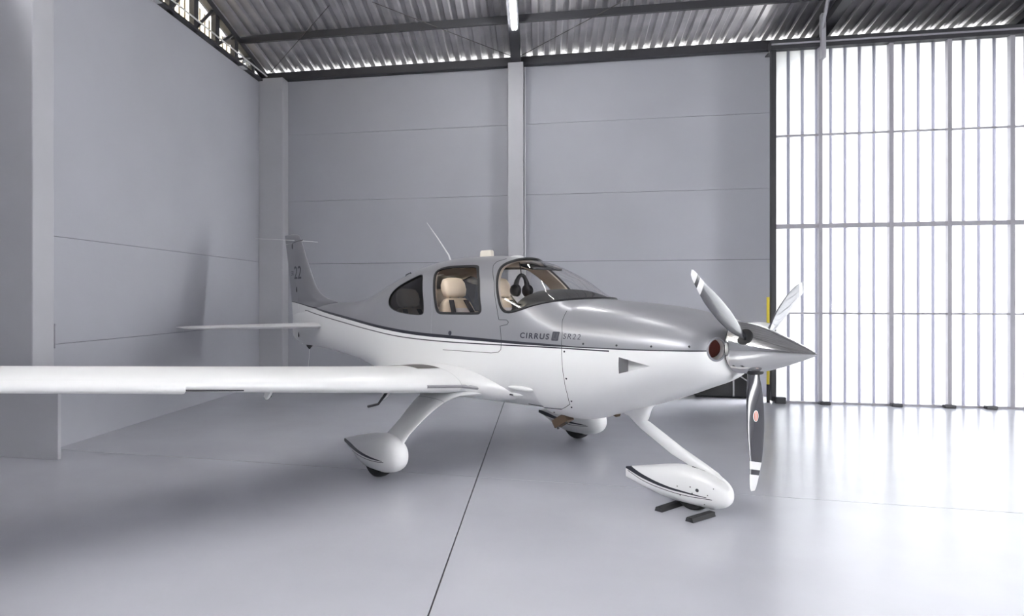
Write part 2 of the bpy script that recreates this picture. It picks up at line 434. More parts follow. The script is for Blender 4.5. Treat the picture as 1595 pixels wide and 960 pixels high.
# ------------------------------------------------------------------ the airplane: a = metres aft of the spinner tip, b = to starboard, c = up
A0 = 2.3
HEAD = rad(-42.1)
TIP = Vector((1.852, 5.082, 0))
FWD = Vector((math.cos(HEAD), math.sin(HEAD), 0))
air = empty('airplane', TIP - A0*FWD, HEAD)
tag(air, 'white and silver single-engine propeller airplane parked in the hangar', 'airplane')
def L(a, b, c): return (A0 - a, -b, c)
def lerp(p, q, t): return p + (q-p)*t
def pl_interp(L_, x):                                # piecewise linear on rows (x, ...)
    if x <= L_[0][0]: return list(L_[0][1:])
    for p, q in zip(L_, L_[1:]):
        if x <= q[0]:
            t = (x-p[0])/(q[0]-p[0]); return [lerp(u, v, t) for u, v in zip(p[1:], q[1:])]
    return list(L_[-1][1:])
def pch(rows):
    fs = [_pchip([r[0] for r in rows], [r[k] for r in rows]) for k in range(1, len(rows[0]))]
    return lambda x: [f(x) for f in fs]
def zsurf(a, b):
    zt, zb, w_, zm, nt, nb = sec(a)
    return zm + (zt-zm)*max(0, 1-(abs(b)/w_)**nt)**(1/nt)
def inside(a, c, poly):
    r = False; n = len(poly)
    for i in range(n):
        (x1, y1), (x2, y2) = poly[i], poly[i-1]
        if (y1 > c) != (y2 > c) and a < (x2-x1)*(c-y1)/(y2-y1)+x1: r = not r
    return r
def offset(poly, d):                                 # grow a closed outline by d
    n = len(poly); A = sum(poly[i][0]*poly[(i+1) % n][1]-poly[(i+1) % n][0]*poly[i][1] for i in range(n))
    s = 1 if A > 0 else -1; out = []
    for i in range(n):
        p, q = poly[i-1], poly[(i+1) % n]; tx, ty = q[0]-p[0], q[1]-p[1]; l = math.hypot(tx, ty) or 1
        out.append((poly[i][0]+s*d*ty/l, poly[i][1]-s*d*tx/l))
    return out
def chaikin(poly, k=2, closed=True):
    for _ in range(k):
        o = []
        n = len(poly)
        if not closed: o.append(poly[0])
        for i in range(n if closed else n-1):
            p, q = poly[i], poly[(i+1) % n]
            o += [(p[0]*.75+q[0]*.25, p[1]*.75+q[1]*.25), (p[0]*.25+q[0]*.75, p[1]*.25+q[1]*.75)]
        if not closed: o.append(poly[-1])
        poly = o
    return poly

# paint: silver above the cheat line, white below, with a black band and a thin second line
def paint_mat(name, top, bot, thin, thin_range, silver=True, span=8.0, c0=1.0, cs=1.0, a0=0.0):
    m = M['white'].copy(); m.name = name; nt = m.node_tree; b = nt.nodes['Principled BSDF']
    N = nt.nodes.new; lk = nt.links.new
    tc = N('ShaderNodeTexCoord'); sp = N('ShaderNodeSeparateXYZ'); lk(tc.outputs['Object'], sp.inputs[0])
    mr = N('ShaderNodeMapRange'); mr.clamp = True
    lk(sp.outputs['X'], mr.inputs[0]); mr.inputs[1].default_value = A0-a0; mr.inputs[2].default_value = A0-a0-span; mr.inputs[3].default_value = 0; mr.inputs[4].default_value = 1
    def curve(pts):
        c = N('ShaderNodeFloatCurve'); cm = c.mapping; cv = cm.curves[0]
        q = sorted(((a-a0)/span, (z-c0)/cs) for a, z in pts)
        cv.points[0].location = (0, q[0][1]); cv.points[1].location = (1, q[-1][1])
        for x, y in q:
            if .0005 < x < .9995: cv.points.new(x, y)
        cm.update(); lk(mr.outputs[0], c.inputs['Value'])
        ad = N('ShaderNodeMath'); ad.operation = 'MULTIPLY_ADD'; lk(c.outputs[0], ad.inputs[0]); ad.inputs[1].default_value = cs; ad.inputs[2].default_value = c0
        return ad.outputs[0]
    def gt(x, y):
        g_ = N('ShaderNodeMath'); g_.operation = 'GREATER_THAN'
        for k, v in ((0, x), (1, y)):
            if isinstance(v, (int, float)): g_.inputs[k].default_value = v
            else: lk(v, g_.inputs[k])
        return g_.outputs[0]
    def op(o, x, y):
        g_ = N('ShaderNodeMath'); g_.operation = o
        for k, v in ((0, x), (1, y)):
            if isinstance(v, (int, float)): g_.inputs[k].default_value = v
            else: lk(v, g_.inputs[k])
        return g_.outputs[0]
    z = sp.outputs['Z']; ct, cb, c2 = curve(top), curve(bot), curve(thin)
    above = gt(z, ct); band = op('SUBTRACT', gt(z, cb), above)
    a_ = op('SUBTRACT', A0, sp.outputs['X'])
    line = op('MULTIPLY', gt(thin_range[2], op('ABSOLUTE', op('SUBTRACT', z, c2), 0)), op('MULTIPLY', gt(a_, thin_range[0]), gt(thin_range[1], a_)))
    if not silver: band = op('MULTIPLY', band, gt(a_, thin_range[3]))
    dark = op('MAXIMUM', op('MAXIMUM', band, 0), line)
    mix1 = N('ShaderNodeMix'); mix1.data_type = 'RGBA'; mix1.inputs[6].default_value = (.76,.76,.76,1); mix1.inputs[7].default_value = (.25,.25,.272,1) if silver else (.76,.76,.76,1)
    lk(above, mix1.inputs[0])
    mix2 = N('ShaderNodeMix'); mix2.data_type = 'RGBA'; lk(mix1.outputs[2], mix2.inputs[6]); mix2.inputs[7].default_value = (.018,.018,.03,1); lk(dark, mix2.inputs[0])
    lk(mix2.outputs[2], b.inputs['Base Color'])
    if silver:
        mm = op('MULTIPLY', above, .15); lk(mm, b.inputs['Metallic'])
        b.inputs['Roughness'].default_value = .32
    return m
S_TOP = [(.55,1.293),(.8,1.287),(1.01,1.279),(1.3,1.275),(1.56,1.273),(1.75,1.278),(2.25,1.285),(2.65,1.292),(3.12,1.299),(3.66,1.308),(4.37,1.339),(5.15,1.389),(6.11,1.457),(7.09,1.544),(7.45,1.583),(7.8,1.612)]
S_BOT = [(.55,1.284),(.8,1.278),(1.01,1.271),(1.3,1.267),(1.56,1.264),(1.75,1.262),(2.25,1.260),(2.65,1.263),(3.12,1.267),(3.66,1.274),(4.37,1.306),(5.14,1.357),(6.08,1.427),(7.09,1.527),(7.45,1.571),(7.8,1.602)]
S_THIN = [(.55,1.262),(1.3,1.253),(1.75,1.2525),(2.25,1.245),(2.65,1.238),(3.32,1.232),(4.05,1.244),(4.72,1.279),(5.57,1.334),(6.53,1.412),(7.3,1.483),(7.8,1.52)]
M['livery'] = paint_mat('white_and_silver_livery', S_TOP, S_BOT, S_THIN, (1.28, 7.25, .0055, 0))

# outlines of the cabin windows in (a, c)
DOORWIN = [(3.662,1.945),(3.62,1.985),(3.50,2.004),(3.30,2.004),(3.085,2.001),(3.02,1.990),(2.985,1.965),(2.92,1.90),(2.843,1.815),(2.76,1.66),(2.70,1.555),(2.715,1.522),(2.76,1.515),(3.0,1.511),(3.25,1.508),(3.33,1.512),(3.38,1.546),(3.433,1.632),(3.543,1.80)]
QUART = [(3.882,1.940),(4.017,1.905),(4.18,1.858),(4.35,1.795),(4.436,1.716),(4.419,1.626),(4.338,1.561),(4.138,1.513),(3.821,1.491),(3.66,1.487),(3.60,1.497),(3.585,1.52),(3.625,1.631),(3.75,1.80)]
WS_EDGE = [(1.780,1.6665),(1.835,1.661),(1.934,1.650),(2.020,1.633),(2.120,1.607),(2.236,1.566),(2.315,1.545),(2.37,1.540),(2.42,1.552),(2.473,1.595),(2.535,1.684),(2.622,1.818),(2.680,1.910),(2.708,1.965),(2.705,2.005),(2.67,2.035)]
DOORWIN, QUART = chaikin(DOORWIN), chaikin(QUART)
ws_edge = chaikin(WS_EDGE, 2, False)
WS = [(1.70, 1.668)] + ws_edge + [(2.64, 2.075), (2.64, 2.4), (1.70, 2.4)]

# --- fuselage skin: loft, hollow cabin, window and inlet cut-outs
def stations():
    s = [.555,.5575,.562,.568,.577,.59,.605,.63,.66,.70,.75]
    a = .80
    while a < 1.75: s.append(a); a += .05
    a = 1.75
    while a < 4.6: s.append(a); a += .03
    while a < 7.72: s.append(a); a += .08
    s += [7.72]
    s += [2.06, 2.10]
    return sorted(set(round(x, 4) for x in s))
NT = 88
def ring(a, ins=0, zb_min=None, S=None):
    zt, zb, w_, zm, nt, nb = S or sec(a)
    zt -= ins; w_ -= ins; zb += ins
    if zb_min: zb = max(zb, zb_min)
    return [L(a, *fpt(a, 2*math.pi*i/NT, (zt, zb, w_, zm, nt, nb))) for i in range(NT)]
skin = MB().loft([ring(a) for a in stations()], mi=0)
sk = skin.build('fuselage', [M['livery'], M['liner'], M['white'], M['inlet'], M['duct']], air)
cuts = []
def cutter(mb, mi):
    mb.m = [mi]*len(mb.m); o = mb.build('cutter', [M['livery'], M['liner'], M['white'], M['inlet'], M['duct']], air); cuts.append(o); return o
cav = [1.79 + k*.05 for k in range(int((4.9-1.79)/.05)+1)]
cutter(MB().loft([ring(a, .032, .80) for a in cav]), 1)
def side_prism(poly, b0, b1):
    n = len(poly); m = MB()
    m.add([L(a, b0, c) for a, c in poly] + [L(a, b1, c) for a, c in poly], [tuple(range(n)), tuple(range(n, 2*n))[::-1]] + [(i, n+i, n+(i+1) % n, (i+1) % n) for i in range(n)])
    return m
for poly in (DOORWIN, QUART, WS): cutter(side_prism(poly, -1.0, 1.0), 1)
IN_DIR = Vector((.80, -.60, 0)).normalized()
def inlet_axis(s):                                   # frame with z along the inlet's outward axis
    d = Vector((.74, -.67*s, .0)).normalized(); x = Vector((0,0,1)); y = d.cross(x)
    m = Matrix((x, y, d)).transposed().to_4x4(); m.translation = Vector(L(.566, .268*s, 1.296)); return m
for s in (1, -1):
    cutter(MB().lathe([(-.17,.074),(.2,.082)], inlet_axis(s), 32), 2)
    b0 = .585
    m = MB()
    A_, B_, C_ = (1.197,1.212), (1.202,1.082), (.950,1.157)
    ob = lambda p, d: L(p[0], s*(fb(*p)+d), p[1])
    m.add([ob(A_,.06), ob(B_,.06), ob(C_,.06), ob(A_,-.12), ob(B_,-.12), ob(C_,-.002)], [(0,1,2),(5,4,3),(0,3,4,1),(1,4,5,2),(2,5,3,0)])
    c_ = cutter(m, 2); c_.data.polygons[2].material_index = 4
for o in cuts:
    md = sk.modifiers.new('cut', 'BOOLEAN'); md.operation = 'DIFFERENCE'; md.object = o; md.solver = 'EXACT'
bpy.context.view_layer.update()
dg = bpy.context.evaluated_depsgraph_get()
me = bpy.data.meshes.new_from_object(sk.evaluated_get(dg))
sk.modifiers.clear(); sk.data = me
for o in cuts: bpy.data.objects.remove(o)
me.polygons.foreach_set('use_smooth', [True]*len(me.polygons)); me.set_sharp_from_angle(angle=rad(30))

# --- glass: the same skin set 12 mm in, only where a window is
def pane(name, poly, m, sides=(1, -1), ins=.011, a0=1.7, a1=4.5, wrap=False):
    big = offset(poly, .022) if not wrap else [(a-(.0 if a < 2 else -.022), c-.018 if c < 2.2 else c) for a, c in poly]
    aa = [a0 + k*.0125 for k in range(int((a1-a0)/.0125)+2)]
    for s in sides:
        mb = MB(); grid = {}
        nth = 260
        def vid(i, j):
            if (i, j) not in grid:
                zt, zb, w_, zm, nt, nb = sec(aa[i])
                b, c = fpt(aa[i], 2*math.pi*j/nth, (zt-ins, zb+ins, w_-ins, zm, nt, nb))
                grid[(i, j)] = len(mb.v); mb.v.append(L(aa[i], b, c))
            return grid[(i, j)]
        for i in range(len(aa)-1):
            for j in range(nth):
                am = (aa[i]+aa[i+1])/2; b, c = fpt(am, 2*math.pi*(j+.5)/nth)
                if c < 1.4 or (not wrap and b*s < 0): continue
                if inside(am, c, big): mb.f.append((vid(i,j), vid(i+1,j), vid(i+1,(j+1) % nth), vid(i,(j+1) % nth))); mb.m.append(0)
        mb.build(name, m, air, smooth=True)
pane('windshield', WS, M['glass'], (1,), a0=1.74, a1=2.72, wrap=True)
pane('door_window', DOORWIN, M['glass_door'], a0=2.6, a1=3.75)
pane('rear_window', QUART, M['glass_dark'], a0=3.5, a1=4.5)

def band(name, poly, out, inn, m, s, d=.002):
    po, pi_ = offset(poly, out), offset(poly, inn); n = len(poly); mb = MB()
    v = []
    for P_, dd in ((po, 0), (po, d), (pi_, d), (pi_, -.012)):
        for a, c in P_: v.append(L(a, s*(fb(a, c)+dd), c + dd*.5))
    fs = []
    for r in range(3):
        for i in range(n): fs.append((r*n+i, r*n+(i+1) % n, (r+1)*n+(i+1) % n, (r+1)*n+i))
    mb.add(v, fs); return mb.build(name, m, air, smooth=True, angle=60)
for s in (1, -1):
    band('window_gasket', DOORWIN, .006, -.018, M['gasket'], s)
    band('window_gasket', QUART, .003, -.006, M['gasket'], s)
half = []
dense = []
for p, q in zip(ws_edge, ws_edge[1:]):
    for k in range(3): dense.append((lerp(p[0], q[0], k/3), lerp(p[1], q[1], k/3)))
half = [Vector(L(a, fb(a, c)+.001, c)) for a, c in dense if zsurf(a, 0) > c]
b_end = fb(*ws_edge[-1])
back = []
for k in range(1, 9):
    b = b_end*(1-k/8); a = lerp(ws_edge[-1][0], 2.64, min(1, k/4)); back.append(Vector(L(a, b, zsurf(a, b)+.001)))
hp = half + back
mir = [Vector((p.x, -p.y, p.z)) for p in hp[:-1]][::-1]
MB().tube(hp + mir, .013, 8, closed=True).build('windshield_gasket', M['gasket'], air, smooth=True)

# --- panel gaps as thin dark strips lying on the skin
def gap(name, pts, r=.0028, s=1, parent=air, m='seam', n=6):
    P_ = []
    for p, q in zip(pts, pts[1:]):
        for k in range(n): a, c = lerp(p[0], q[0], k/n), lerp(p[1], q[1], k/n); P_.append(Vector(L(a, s*(fb(a, c)), c)))
    a, c = pts[-1]; P_.append(Vector(L(a, s*fb(a, c), c)))
    return MB().tube(P_, r, 5).build(name, M[m], parent)
for s in (1, -1):
    gap('door_gap', [(2.80,2.06),(2.845,2.03),(2.83,1.99),(2.785,1.948),(2.658,1.819),(2.509,1.577),(2.456,1.471),(2.36,1.470),(2.335,1.452),(2.345,1.43),(2.429,1.412),(2.41,1.345),(2.395,1.27),(2.401,1.199),(2.433,1.174),(2.524,1.162),(3.216,1.149)], .0026, s)
    gap('cowling_gap', [(1.80,1.56),(1.782,1.476),(1.736,1.371),(1.717,1.24),(1.709,1.107),(1.702,.989),(1.709,.861),(1.733,.772),(1.80,.735),(1.86,.710)], .0024, s)
    gap('cowling_gap', [(1.86,.710),(1.915,.706),(2.02,.700),(2.10,.690),(2.30,.695)], .0055, s)
    gap('cowling_split', [(.64,1.288),(.8,1.283),(1.2,1.276),(1.7,1.27)], .0016, s)
    gap('door_frame_gap', [(3.655,1.93),(3.60,1.85),(3.50,1.68),(3.44,1.53),(3.42,1.40),(3.415,1.30)], .0012, s, m='grey')
    for a, c in ((1.691,1.225),(1.518,1.297),(1.222,1.300),(.945,1.306),(.679,1.318),(1.681,1.002),(1.702,.805),(1.74,.745),(2.0,.66)):
        n_ = Vector((0, -s, 0)); v = Vector(L(a, s*(fb(a, c)-.002), c))
        MB().lathe([(0,.0095),(.004,.0075)], Matrix.Translation(v) @ Matrix.Rotation(s*rad(90), 4, 'X'), 10).build('fastener', M['seam'], air)
    v = Vector(L(3.11, s*(fb(3.11,1.321)-.004), 1.321))
    MB().lathe([(0,.024),(.008,.022),(.010,.012)], Matrix.Translation(v) @ Matrix.Rotation(s*rad(90), 4, 'X'), 20).build('door_lock', M['ink'], air, smooth=True)

# --- engine air inlets
for s in (1, -1):
    X = inlet_axis(s)
    pth = [X @ Vector((.081*math.cos(2*math.pi*i/40), .081*math.sin(2*math.pi*i/40), 0)) for i in range(40)]
    # pull the lip onto the skin
    lip = []
    for p in pth:
        ax = X.to_3x3().col[2]; t_ = .15
        while t_ > -.2:
            q = p + ax*t_; a = A0-q.x
            if a >= .556 and fb(a, q.z) >= abs(q.y): break
            t_ -= .002
        lip.append(p + ax*t_)
    MB().tube(lip, .0085, 8, closed=True).build('inlet_lip', M['silver'], air, smooth=True)
    MB().lathe([(-.150,.074),(-.140,.074)], X, 28).build('inlet_baffle', M['inlet'], air)

# --- spinner and propeller
AX = lambda a: 1.283 + .040*a
sp_prof = [(0,.002),(.01,.012),(.03,.024),(.07,.044),(.14,.077),(.22,.113),(.31,.148),(.40,.176),(.47,.190),(.53,.196),(.545,.195)]
def axial(prof, n=48):
    return [[(A0-a, r*math.cos(2*math.pi*i/n), AX(a)+r*math.sin(2*math.pi*i/n)) for i in range(n)] for a, r in prof]
MB().loft(axial(sp_prof)).build('spinner', M['chrome'], air, smooth=True)
MB().loft(axial([(.546,.186),(.556,.186)])).build('spinner_gap', M['black'], air)
HUB = .425
def blade_material():
    m = M['blade'].copy(); m.name = 'propeller_blade_paint'; nt = m.node_tree; b = nt.nodes['Principled BSDF']
    tc = nt.nodes.new('ShaderNodeTexCoord'); s_ = nt.nodes.new('ShaderNodeSeparateXYZ'); nt.links.new(tc.outputs['Object'], s_.inputs[0])
    ml = nt.nodes.new('ShaderNodeMath'); ml.operation = 'MULTIPLY_ADD'; ml.inputs[1].default_value = -.22
    nt.links.new(s_.outputs['X'], ml.inputs[0]); nt.links.new(s_.outputs['Z'], ml.inputs[2])
    cr = nt.nodes.new('ShaderNodeValToRGB'); cr.color_ramp.interpolation = 'CONSTANT'
    e = cr.color_ramp.elements; e[0].position = 0; e[0].color = (.045,.045,.055,1); e[1].position = .835; e[1].color = (.82,.82,.82,1)
    x = e.new(.893); x.color = (.045,.045,.055,1); x = e.new(.932); x.color = (.82,.82,.82,1)
    nt.links.new(ml.outputs[0], cr.inputs[0]); nt.links.new(cr.outputs[0], b.inputs['Base Color']); return m
M['bladep'] = blade_material()
BROWS = pch([(.17,.085,46,.040),(.24,.112,37,.032),(.32,.150,27,.024),(.42,.178,22,.018),(.55,.185,20,.014),(.70,.163,18,.011),(.85,.122,17,.008),(.95,.086,17,.006),(.985,.066,17,.005),(1.0,.044,17,.003)])
def blade(rv, scale):
    r_ = Vector(rv).normalized(); f_ = Vector((1,0,0)); t_ = f_.cross(r_).normalized()
    mt = Matrix((t_, f_, r_)).transposed().to_4x4()
    mt.translation = Vector(L(HUB, 0, AX(HUB)))
    rings = []
    for k in range(41):
        r = .10 + .90*k/40
        ch, be, th = BROWS(max(r, .17)); be = rad(be + PITCH)
        if r < .17: th = .042; ch = .085
        sw = .02*math.sin(min(1, max(0, (r-.2)/.8))*math.pi) - .03*max(0, r-.8)/.2
        ex, ey = math.cos(be), math.sin(be); rg = []
        for i in range(20):
            ph = 2*math.pi*i/20; cx = ch*(.5*math.cos(ph)-.08)+sw; ty = th*.5*math.sin(ph)*(1.0-.25*math.cos(ph))
            rg.append((cx*ex - ty*ey, cx*ey + ty*ex, r*scale))
        rings.append(rg)
    o = MB().loft(rings).build('propeller_blade', M['bladep'], air, smooth=True, angle=70)
    o.matrix_local = mt
    # black boot where the blade leaves the spinner
    MB().loft([[(rr*math.cos(2*math.pi*i/28)*1.08, rr*math.sin(2*math.pi*i/28), z) for i in range(28)] for z, rr in ((.13,.058),(.181,.058),(.187,.050),(.187,.03))]).build('blade_boot', M['black'], o, smooth=True)
    return o
PITCH = -8
bl_d = blade((0, .02, -1), 1.045)
bl_s = blade((0, -.857, .515), .995)
bl_p = blade((0, .857, .515), 1.0)
# oval emblem on the hanging blade
ch, be, th = BROWS(.475); be = rad(be + PITCH)
Nn = Vector((-math.sin(be), math.cos(be), 0)); Ee = Vector((math.cos(be), math.sin(be), 0))
for nm, rx, rz, d, mm in (('emblem', .027, .042, .0098, 'decalwhite'), ('emblem_field', .021, .036, .0104, 'decalred'), ('emblem_bar', .003, .030, .0110, 'decalwhite')):
    ctr = Ee*(-.004) + Nn*d; ctr.z = .475*1.045
    v = []
    for dd in (0, -.002):
        for i in range(28):
            x, z = (rx*math.cos(2*math.pi*i/28), rz*math.sin(2*math.pi*i/28)) if nm != 'emblem_bar' else (rx*(1 if i in (0,1,2,3,4,5,6,21,22,23,24,25,26,27) else -1), rz*math.sin(2*math.pi*i/28))
            p = ctr + Ee*x + Nn*dd; p.z += z; v.append(p)
    mb = MB(); mb.add(v, [tuple(range(28)), tuple(range(28, 56))[::-1]] + [(i, 28+i, 28+(i+1) % 28, (i+1) % 28) for i in range(28)])
    mb.build(nm, M[mm], bl_d)

# --- wings
def af(ch, t, camber=.03, n=22, x0=0, x1=1):
    xs = [x0 + (x1-x0)*(1-math.cos(math.pi*k/n))/2 for k in range(n+1)]
    def yt(x): return 5*t*(.2969*math.sqrt(x)-.126*x-.3516*x*x+.2843*x**3-.1036*x**4)
    def yc(x): return camber/.16*(.8*x-x*x) if x < .4 else camber/.36*(.2+.8*x-x*x)
    up = [(x*ch, (yc(x)+yt(x))*ch) for x in xs]; dn = [(x*ch, (yc(x)-yt(x))*ch) for x in xs]
    return up[::-1] + dn[1:-1] if x1 == 1 and False else up[::-1] + dn[1:]
WROWS = pch([  # b, aLE, chord, zLE, thickness ratio
(.40,2.28,2.62,.808,.130),(.50,2.32,2.52,.808,.132),(.58,2.42,2.32,.812,.136),(.66,2.58,2.04,.820,.144),(.74,2.70,1.82,.832,.150),(.82,2.745,1.70,.842,.152),
(1.10,2.75,1.58,.862,.150),(2.2,2.76,1.36,.949,.150),(3.38,2.77,1.15,1.046,.150),(4.6,2.79,.96,1.146,.148),(5.40,2.82,.82,1.212,.14),(5.60,2.87,.72,1.236,.12),(5.70,2.96,.54,1.256,.09),(5.74,3.06,.32,1.270,.06)])
INC = rad(2.0)
def wing_ring(b, s, grow=0, x1=1, shift=0, drop=0):
    al, ch, z, t = WROWS(b)
    out = []
    for x, y in af(ch, t, x1=x1):
        k = 1 + grow
        out.append(L(al + x*math.cos(INC) - shift*max(0, 1-x/(ch*.22)), s*b, z - x*math.sin(INC) + y + (math.copysign(grow, y) if grow else 0) - drop*max(0, 1-x/(ch*.22))))
    return out
def wing_top(b, x):                                  # point on the upper surface, x metres behind the leading edge
    al, ch, z, t = WROWS(b)
    xx = x/ch; yt = 5*t*(.2969*math.sqrt(xx)-.126*xx-.3516*xx*xx+.2843*xx**3-.1036*xx**4)
    yc = .03/.16*(.8*xx-xx*xx) if xx < .4 else .03/.36*(.2+.8*xx-xx*xx)
    return al + x*math.cos(INC), z - x*math.sin(INC) + (yc+yt)*ch
def wing_bot(b, x):
    al, ch, z, t = WROWS(b)
    xx = x/ch; yt = 5*t*(.2969*math.sqrt(xx)-.126*xx-.3516*xx*xx+.2843*xx**3-.1036*xx**4)
    yc = .03/.16*(.8*xx-xx*xx) if xx < .4 else .03/.36*(.2+.8*xx-xx*xx)
    return al + x*math.cos(INC), z - x*math.sin(INC) + (yc-yt)*ch
for s in (1, -1):
    fb_ = [.40,.46,.50,.54,.58,.62,.66,.70,.74,.78,.817]
    MB().loft([wing_ring(b, s) for b in fb_]).build('wing_fairing', M['white'], air, smooth=True, angle=50)
    bs = [.82,.95,1.1,1.4,1.8,2.2,2.6,3.0,3.38,3.8,4.2,4.6,5.0,5.25,5.4,5.5,5.58,5.63,5.67,5.70,5.72,5.74]
    wg = MB().loft([wing_ring(b, s) for b in bs]).build('wing', M['white'], air, smooth=True, angle=50)
    # drooped outboard leading edge
    cb = [3.40,3.415,3.8,4.2,4.6,5.0,5.25,5.4]
    MB().loft([wing_ring(b, s, grow=.003, x1=.26, shift=.022, drop=.020) for b in cb]).build('leading_edge_cuff', M['white'], wg, smooth=True, angle=50)
    # dark slot under the step in the leading edge
    sl = []
    for b, q in ((3.40, 1.0), (3.3, 1.0), (3.1, .6), (2.95, .15)):
        a, z = wing_bot(b, .035)
        sl.append([L(a-.016, s*b, z+.008), L(a+.02, s*b, z+.006), L(a+.02, s*b, z-.006*q-.002), L(a-.016, s*b, z-.006*q+.001)])
    MB().loft(sl).build('leading_edge_slot', M['seam'], wg)
    # stall strip on the inboard leading edge
    rows = []
    for b in (.70, .76, .82, 1.0, 1.22):
        a, z = WROWS(b)[0], WROWS(b)[2]
        rows.append([L(a+.012, s*b, z+.020), L(a-.012, s*b, z+.002), L(a+.004, s*b, z-.016), L(a+.03, s*b, z)])
    MB().loft(rows).build('stall_strip', M['grey'], wg)
    # walkway grit beside the fuselage
    g_ = []
    nx, nb_ = 24, 5
    mb = MB()
    for k in range(nx+1):
        for j in range(nb_+1):
            b = .83 + (1.10-.83)*j/nb_; x = .30 + (1.1-.30)*k/nx
            a, z = wing_top(b, x); mb.v.append(L(a, s*b, z+.003))
    for k in range(nx):
        for j in range(nb_):
            i = k*(nb_+1)+j; mb.f.append((i, i+1, i+nb_+2, i+nb_+1)); mb.m.append(0)
    mb.build('walkway', M['walk'], wg, smooth=True)
    # flap hinge plates under the wing and the boarding step
    for b, x in ((2.36, .80), (1.07, .82)):
        a, z = wing_bot(b, x); m = MB(); p = [(a-.10, z+.02), (a+.06, z+.02), (a+.13, z-.12), (a+.095, z-.145), (a+.05, z-.12)]
        m.add([L(q[0], s*(b-.014), q[1]) for q in p] + [L(q[0], s*(b+.014), q[1]) for q in p], [(0,1,2,3,4),(9,8,7,6,5)] + [(i, 5+i, 5+(i+1) % 5, (i+1) % 5) for i in range(5)])
        hp_ = m.build('flap_hinge', M['white'], wg, bevel=.004)
        for q in ((a-.02, z-.01), (a+.085, z-.115)):
            MB().lathe([(0,.012),(.035,.012)], Matrix.Translation(L(q[0], s*b-.0175, q[1])) @ Matrix.Rotation(rad(90), 4, 'X') @ Matrix.Translation((0,0,-.0175)), 10).build('bolt', M['black'], hp_)
    a, z = wing_bot(2.0, .75)
    MB().tube([L(a+.03*math.cos(t_*.6), s*2.0, z-.03+.03*math.sin(t_*.6)) for t_ in range(11)], .005, 6).build('tie_down_ring', M['black'], wg)
st = MB().tube([L(3.52,1.10,.76), L(3.53,1.16,.685), L(3.54,1.22,.615), L(3.56,1.33,.598)], [.016,.014,.012,.012], 8).build('boarding_step', M['seam'], air, smooth=True)

# faint blister with a slot low on each side of the fuselage
for s in (1, -1):
    m = MB().ell(L(2.22, s*(fb(2.22,.86)-.012), .860), .17, .045, .026, nu=24, nv=12)
    bl = m.build('step_blister', M['white'], air, smooth=True)
    m = MB().ell(L(2.34, s*(fb(2.34,.79)-.016), .79), .10, .035, .030, nu=24, nv=12)
    b2 = m.build('fuel_drain_blister', M['white'], air, smooth=True)
    MB().box(-.028,.028,-.004,.004,-.006,.006, M=Matrix.Translation(L(2.37, s*(fb(2.34,.79)+.017), .785))).build('slot', M['seam'], b2)

# --- fin and rudder
FINR = pch([ # z, LE, TE, half thickness
(.955,7.20,7.45,.020),(.975,7.12,7.52,.034),(1.02,7.05,7.60,.044),(1.12,6.98,7.675,.052),(1.25,6.9,7.73,.058),(1.45,6.75,7.758,.062),(1.56,6.50,7.772,.062),(1.605,6.35,7.78,.060),(1.65,6.60,7.789,.058),(1.73,6.84,7.806,.056),(1.854,7.00,7.832,.054),(2.0,7.105,7.863,.050),(2.2,7.24,7.905,.046),(2.4,7.365,7.955,.042),(2.6,7.488,8.010,.038),(2.645,7.54,8.022,.034),(2.672,7.62,8.026,.022),(2.682,7.72,8.02,.006)])
def fin_section(z, x0, x1, n=16):
    le, te, ht = FINR(z); ch = te-le; out = []
    def yy(x): return ht*(min(1, (x/.30))**.5 if x < .30 else max(0.04, 1-((x-.30)/.70)**1.4))
    xs = [x0 + (x1-x0)*(k/n)**(2 if x0 == 0 else 1) for k in range(n+1)]
    up = [(le+x*ch, yy(x)) for x in xs]; dn = [(le+x*ch, -yy(x)) for x in xs]
    return [L(a, b, z) for a, b in up[::-1]] + [L(a, b, z) for a, b in dn[(1 if x0 == 0 else 0):]]
zs = [1.30,1.40,1.45,1.50,1.54,1.57,1.59,1.605,1.615,1.63,1.65,1.68,1.71,1.75,1.80,1.86,1.94,2.04,2.15,2.3,2.45,2.55,2.6,2.63,2.65,2.665,2.675,2.682]
def hinge(z):                                        # rudder hinge line as a fraction of the chord
    le, te, ht = FINR(z); return max(.3, (lerp(7.42, 7.70, (z-1.0)/1.7)-le)/(te-le))
MB().loft([fin_section(z, 0, hinge(z)) for z in zs]).build('fin', M['livery'], air, smooth=True, angle=50)
zr = [.955,.965,.975,.99,1.02,1.06,1.12,1.18,1.25,1.35,1.45,1.56,1.7,1.85,2.0,2.2,2.4,2.53]
def rud(z):
    h_ = hinge(z)
    if h_ > .93: h_ = .6
    return fin_section(z, min(h_+.006, .9), 1)
MB().loft([rud(z) for z in zr]).build('rudder', M['livery'], air, smooth=True, angle=50)
MB().loft([fin_section(z, hinge(z)+.004, 1) for z in (2.538,2.58,2.62,2.645,2.66,2.672,2.680)]).build('rudder_horn', M['livery'], air, smooth=True, angle=50)
def finb(a, z):
    le, te, ht = FINR(z); x = max(0, (a-le)/(te-le)); return ht*(min(1, x/.30)**.5 if x < .3 else max(.04, 1-((x-.30)/.70)**1.4))
for s in (1, -1):
    MB().tube([L(a, s*(finb(a, z)+.001), z) for a, z in ((7.70,2.535),(7.66,2.537),(7.60,2.548),(7.5,2.560),(7.42,2.572))], .004, 5).build('fin_tip_gap', M['seam'], air)
    for a, z in ((7.70,2.485),(7.56,1.80),(7.40,1.10)):
        b = finb(a, z) if z > 1.3 else max(finb(a, z), fb(a, z))
        MB().ell(L(a, s*(b+.002), z), .012, .008, .045).build('hinge_cover', M['seam'], air, smooth=True)
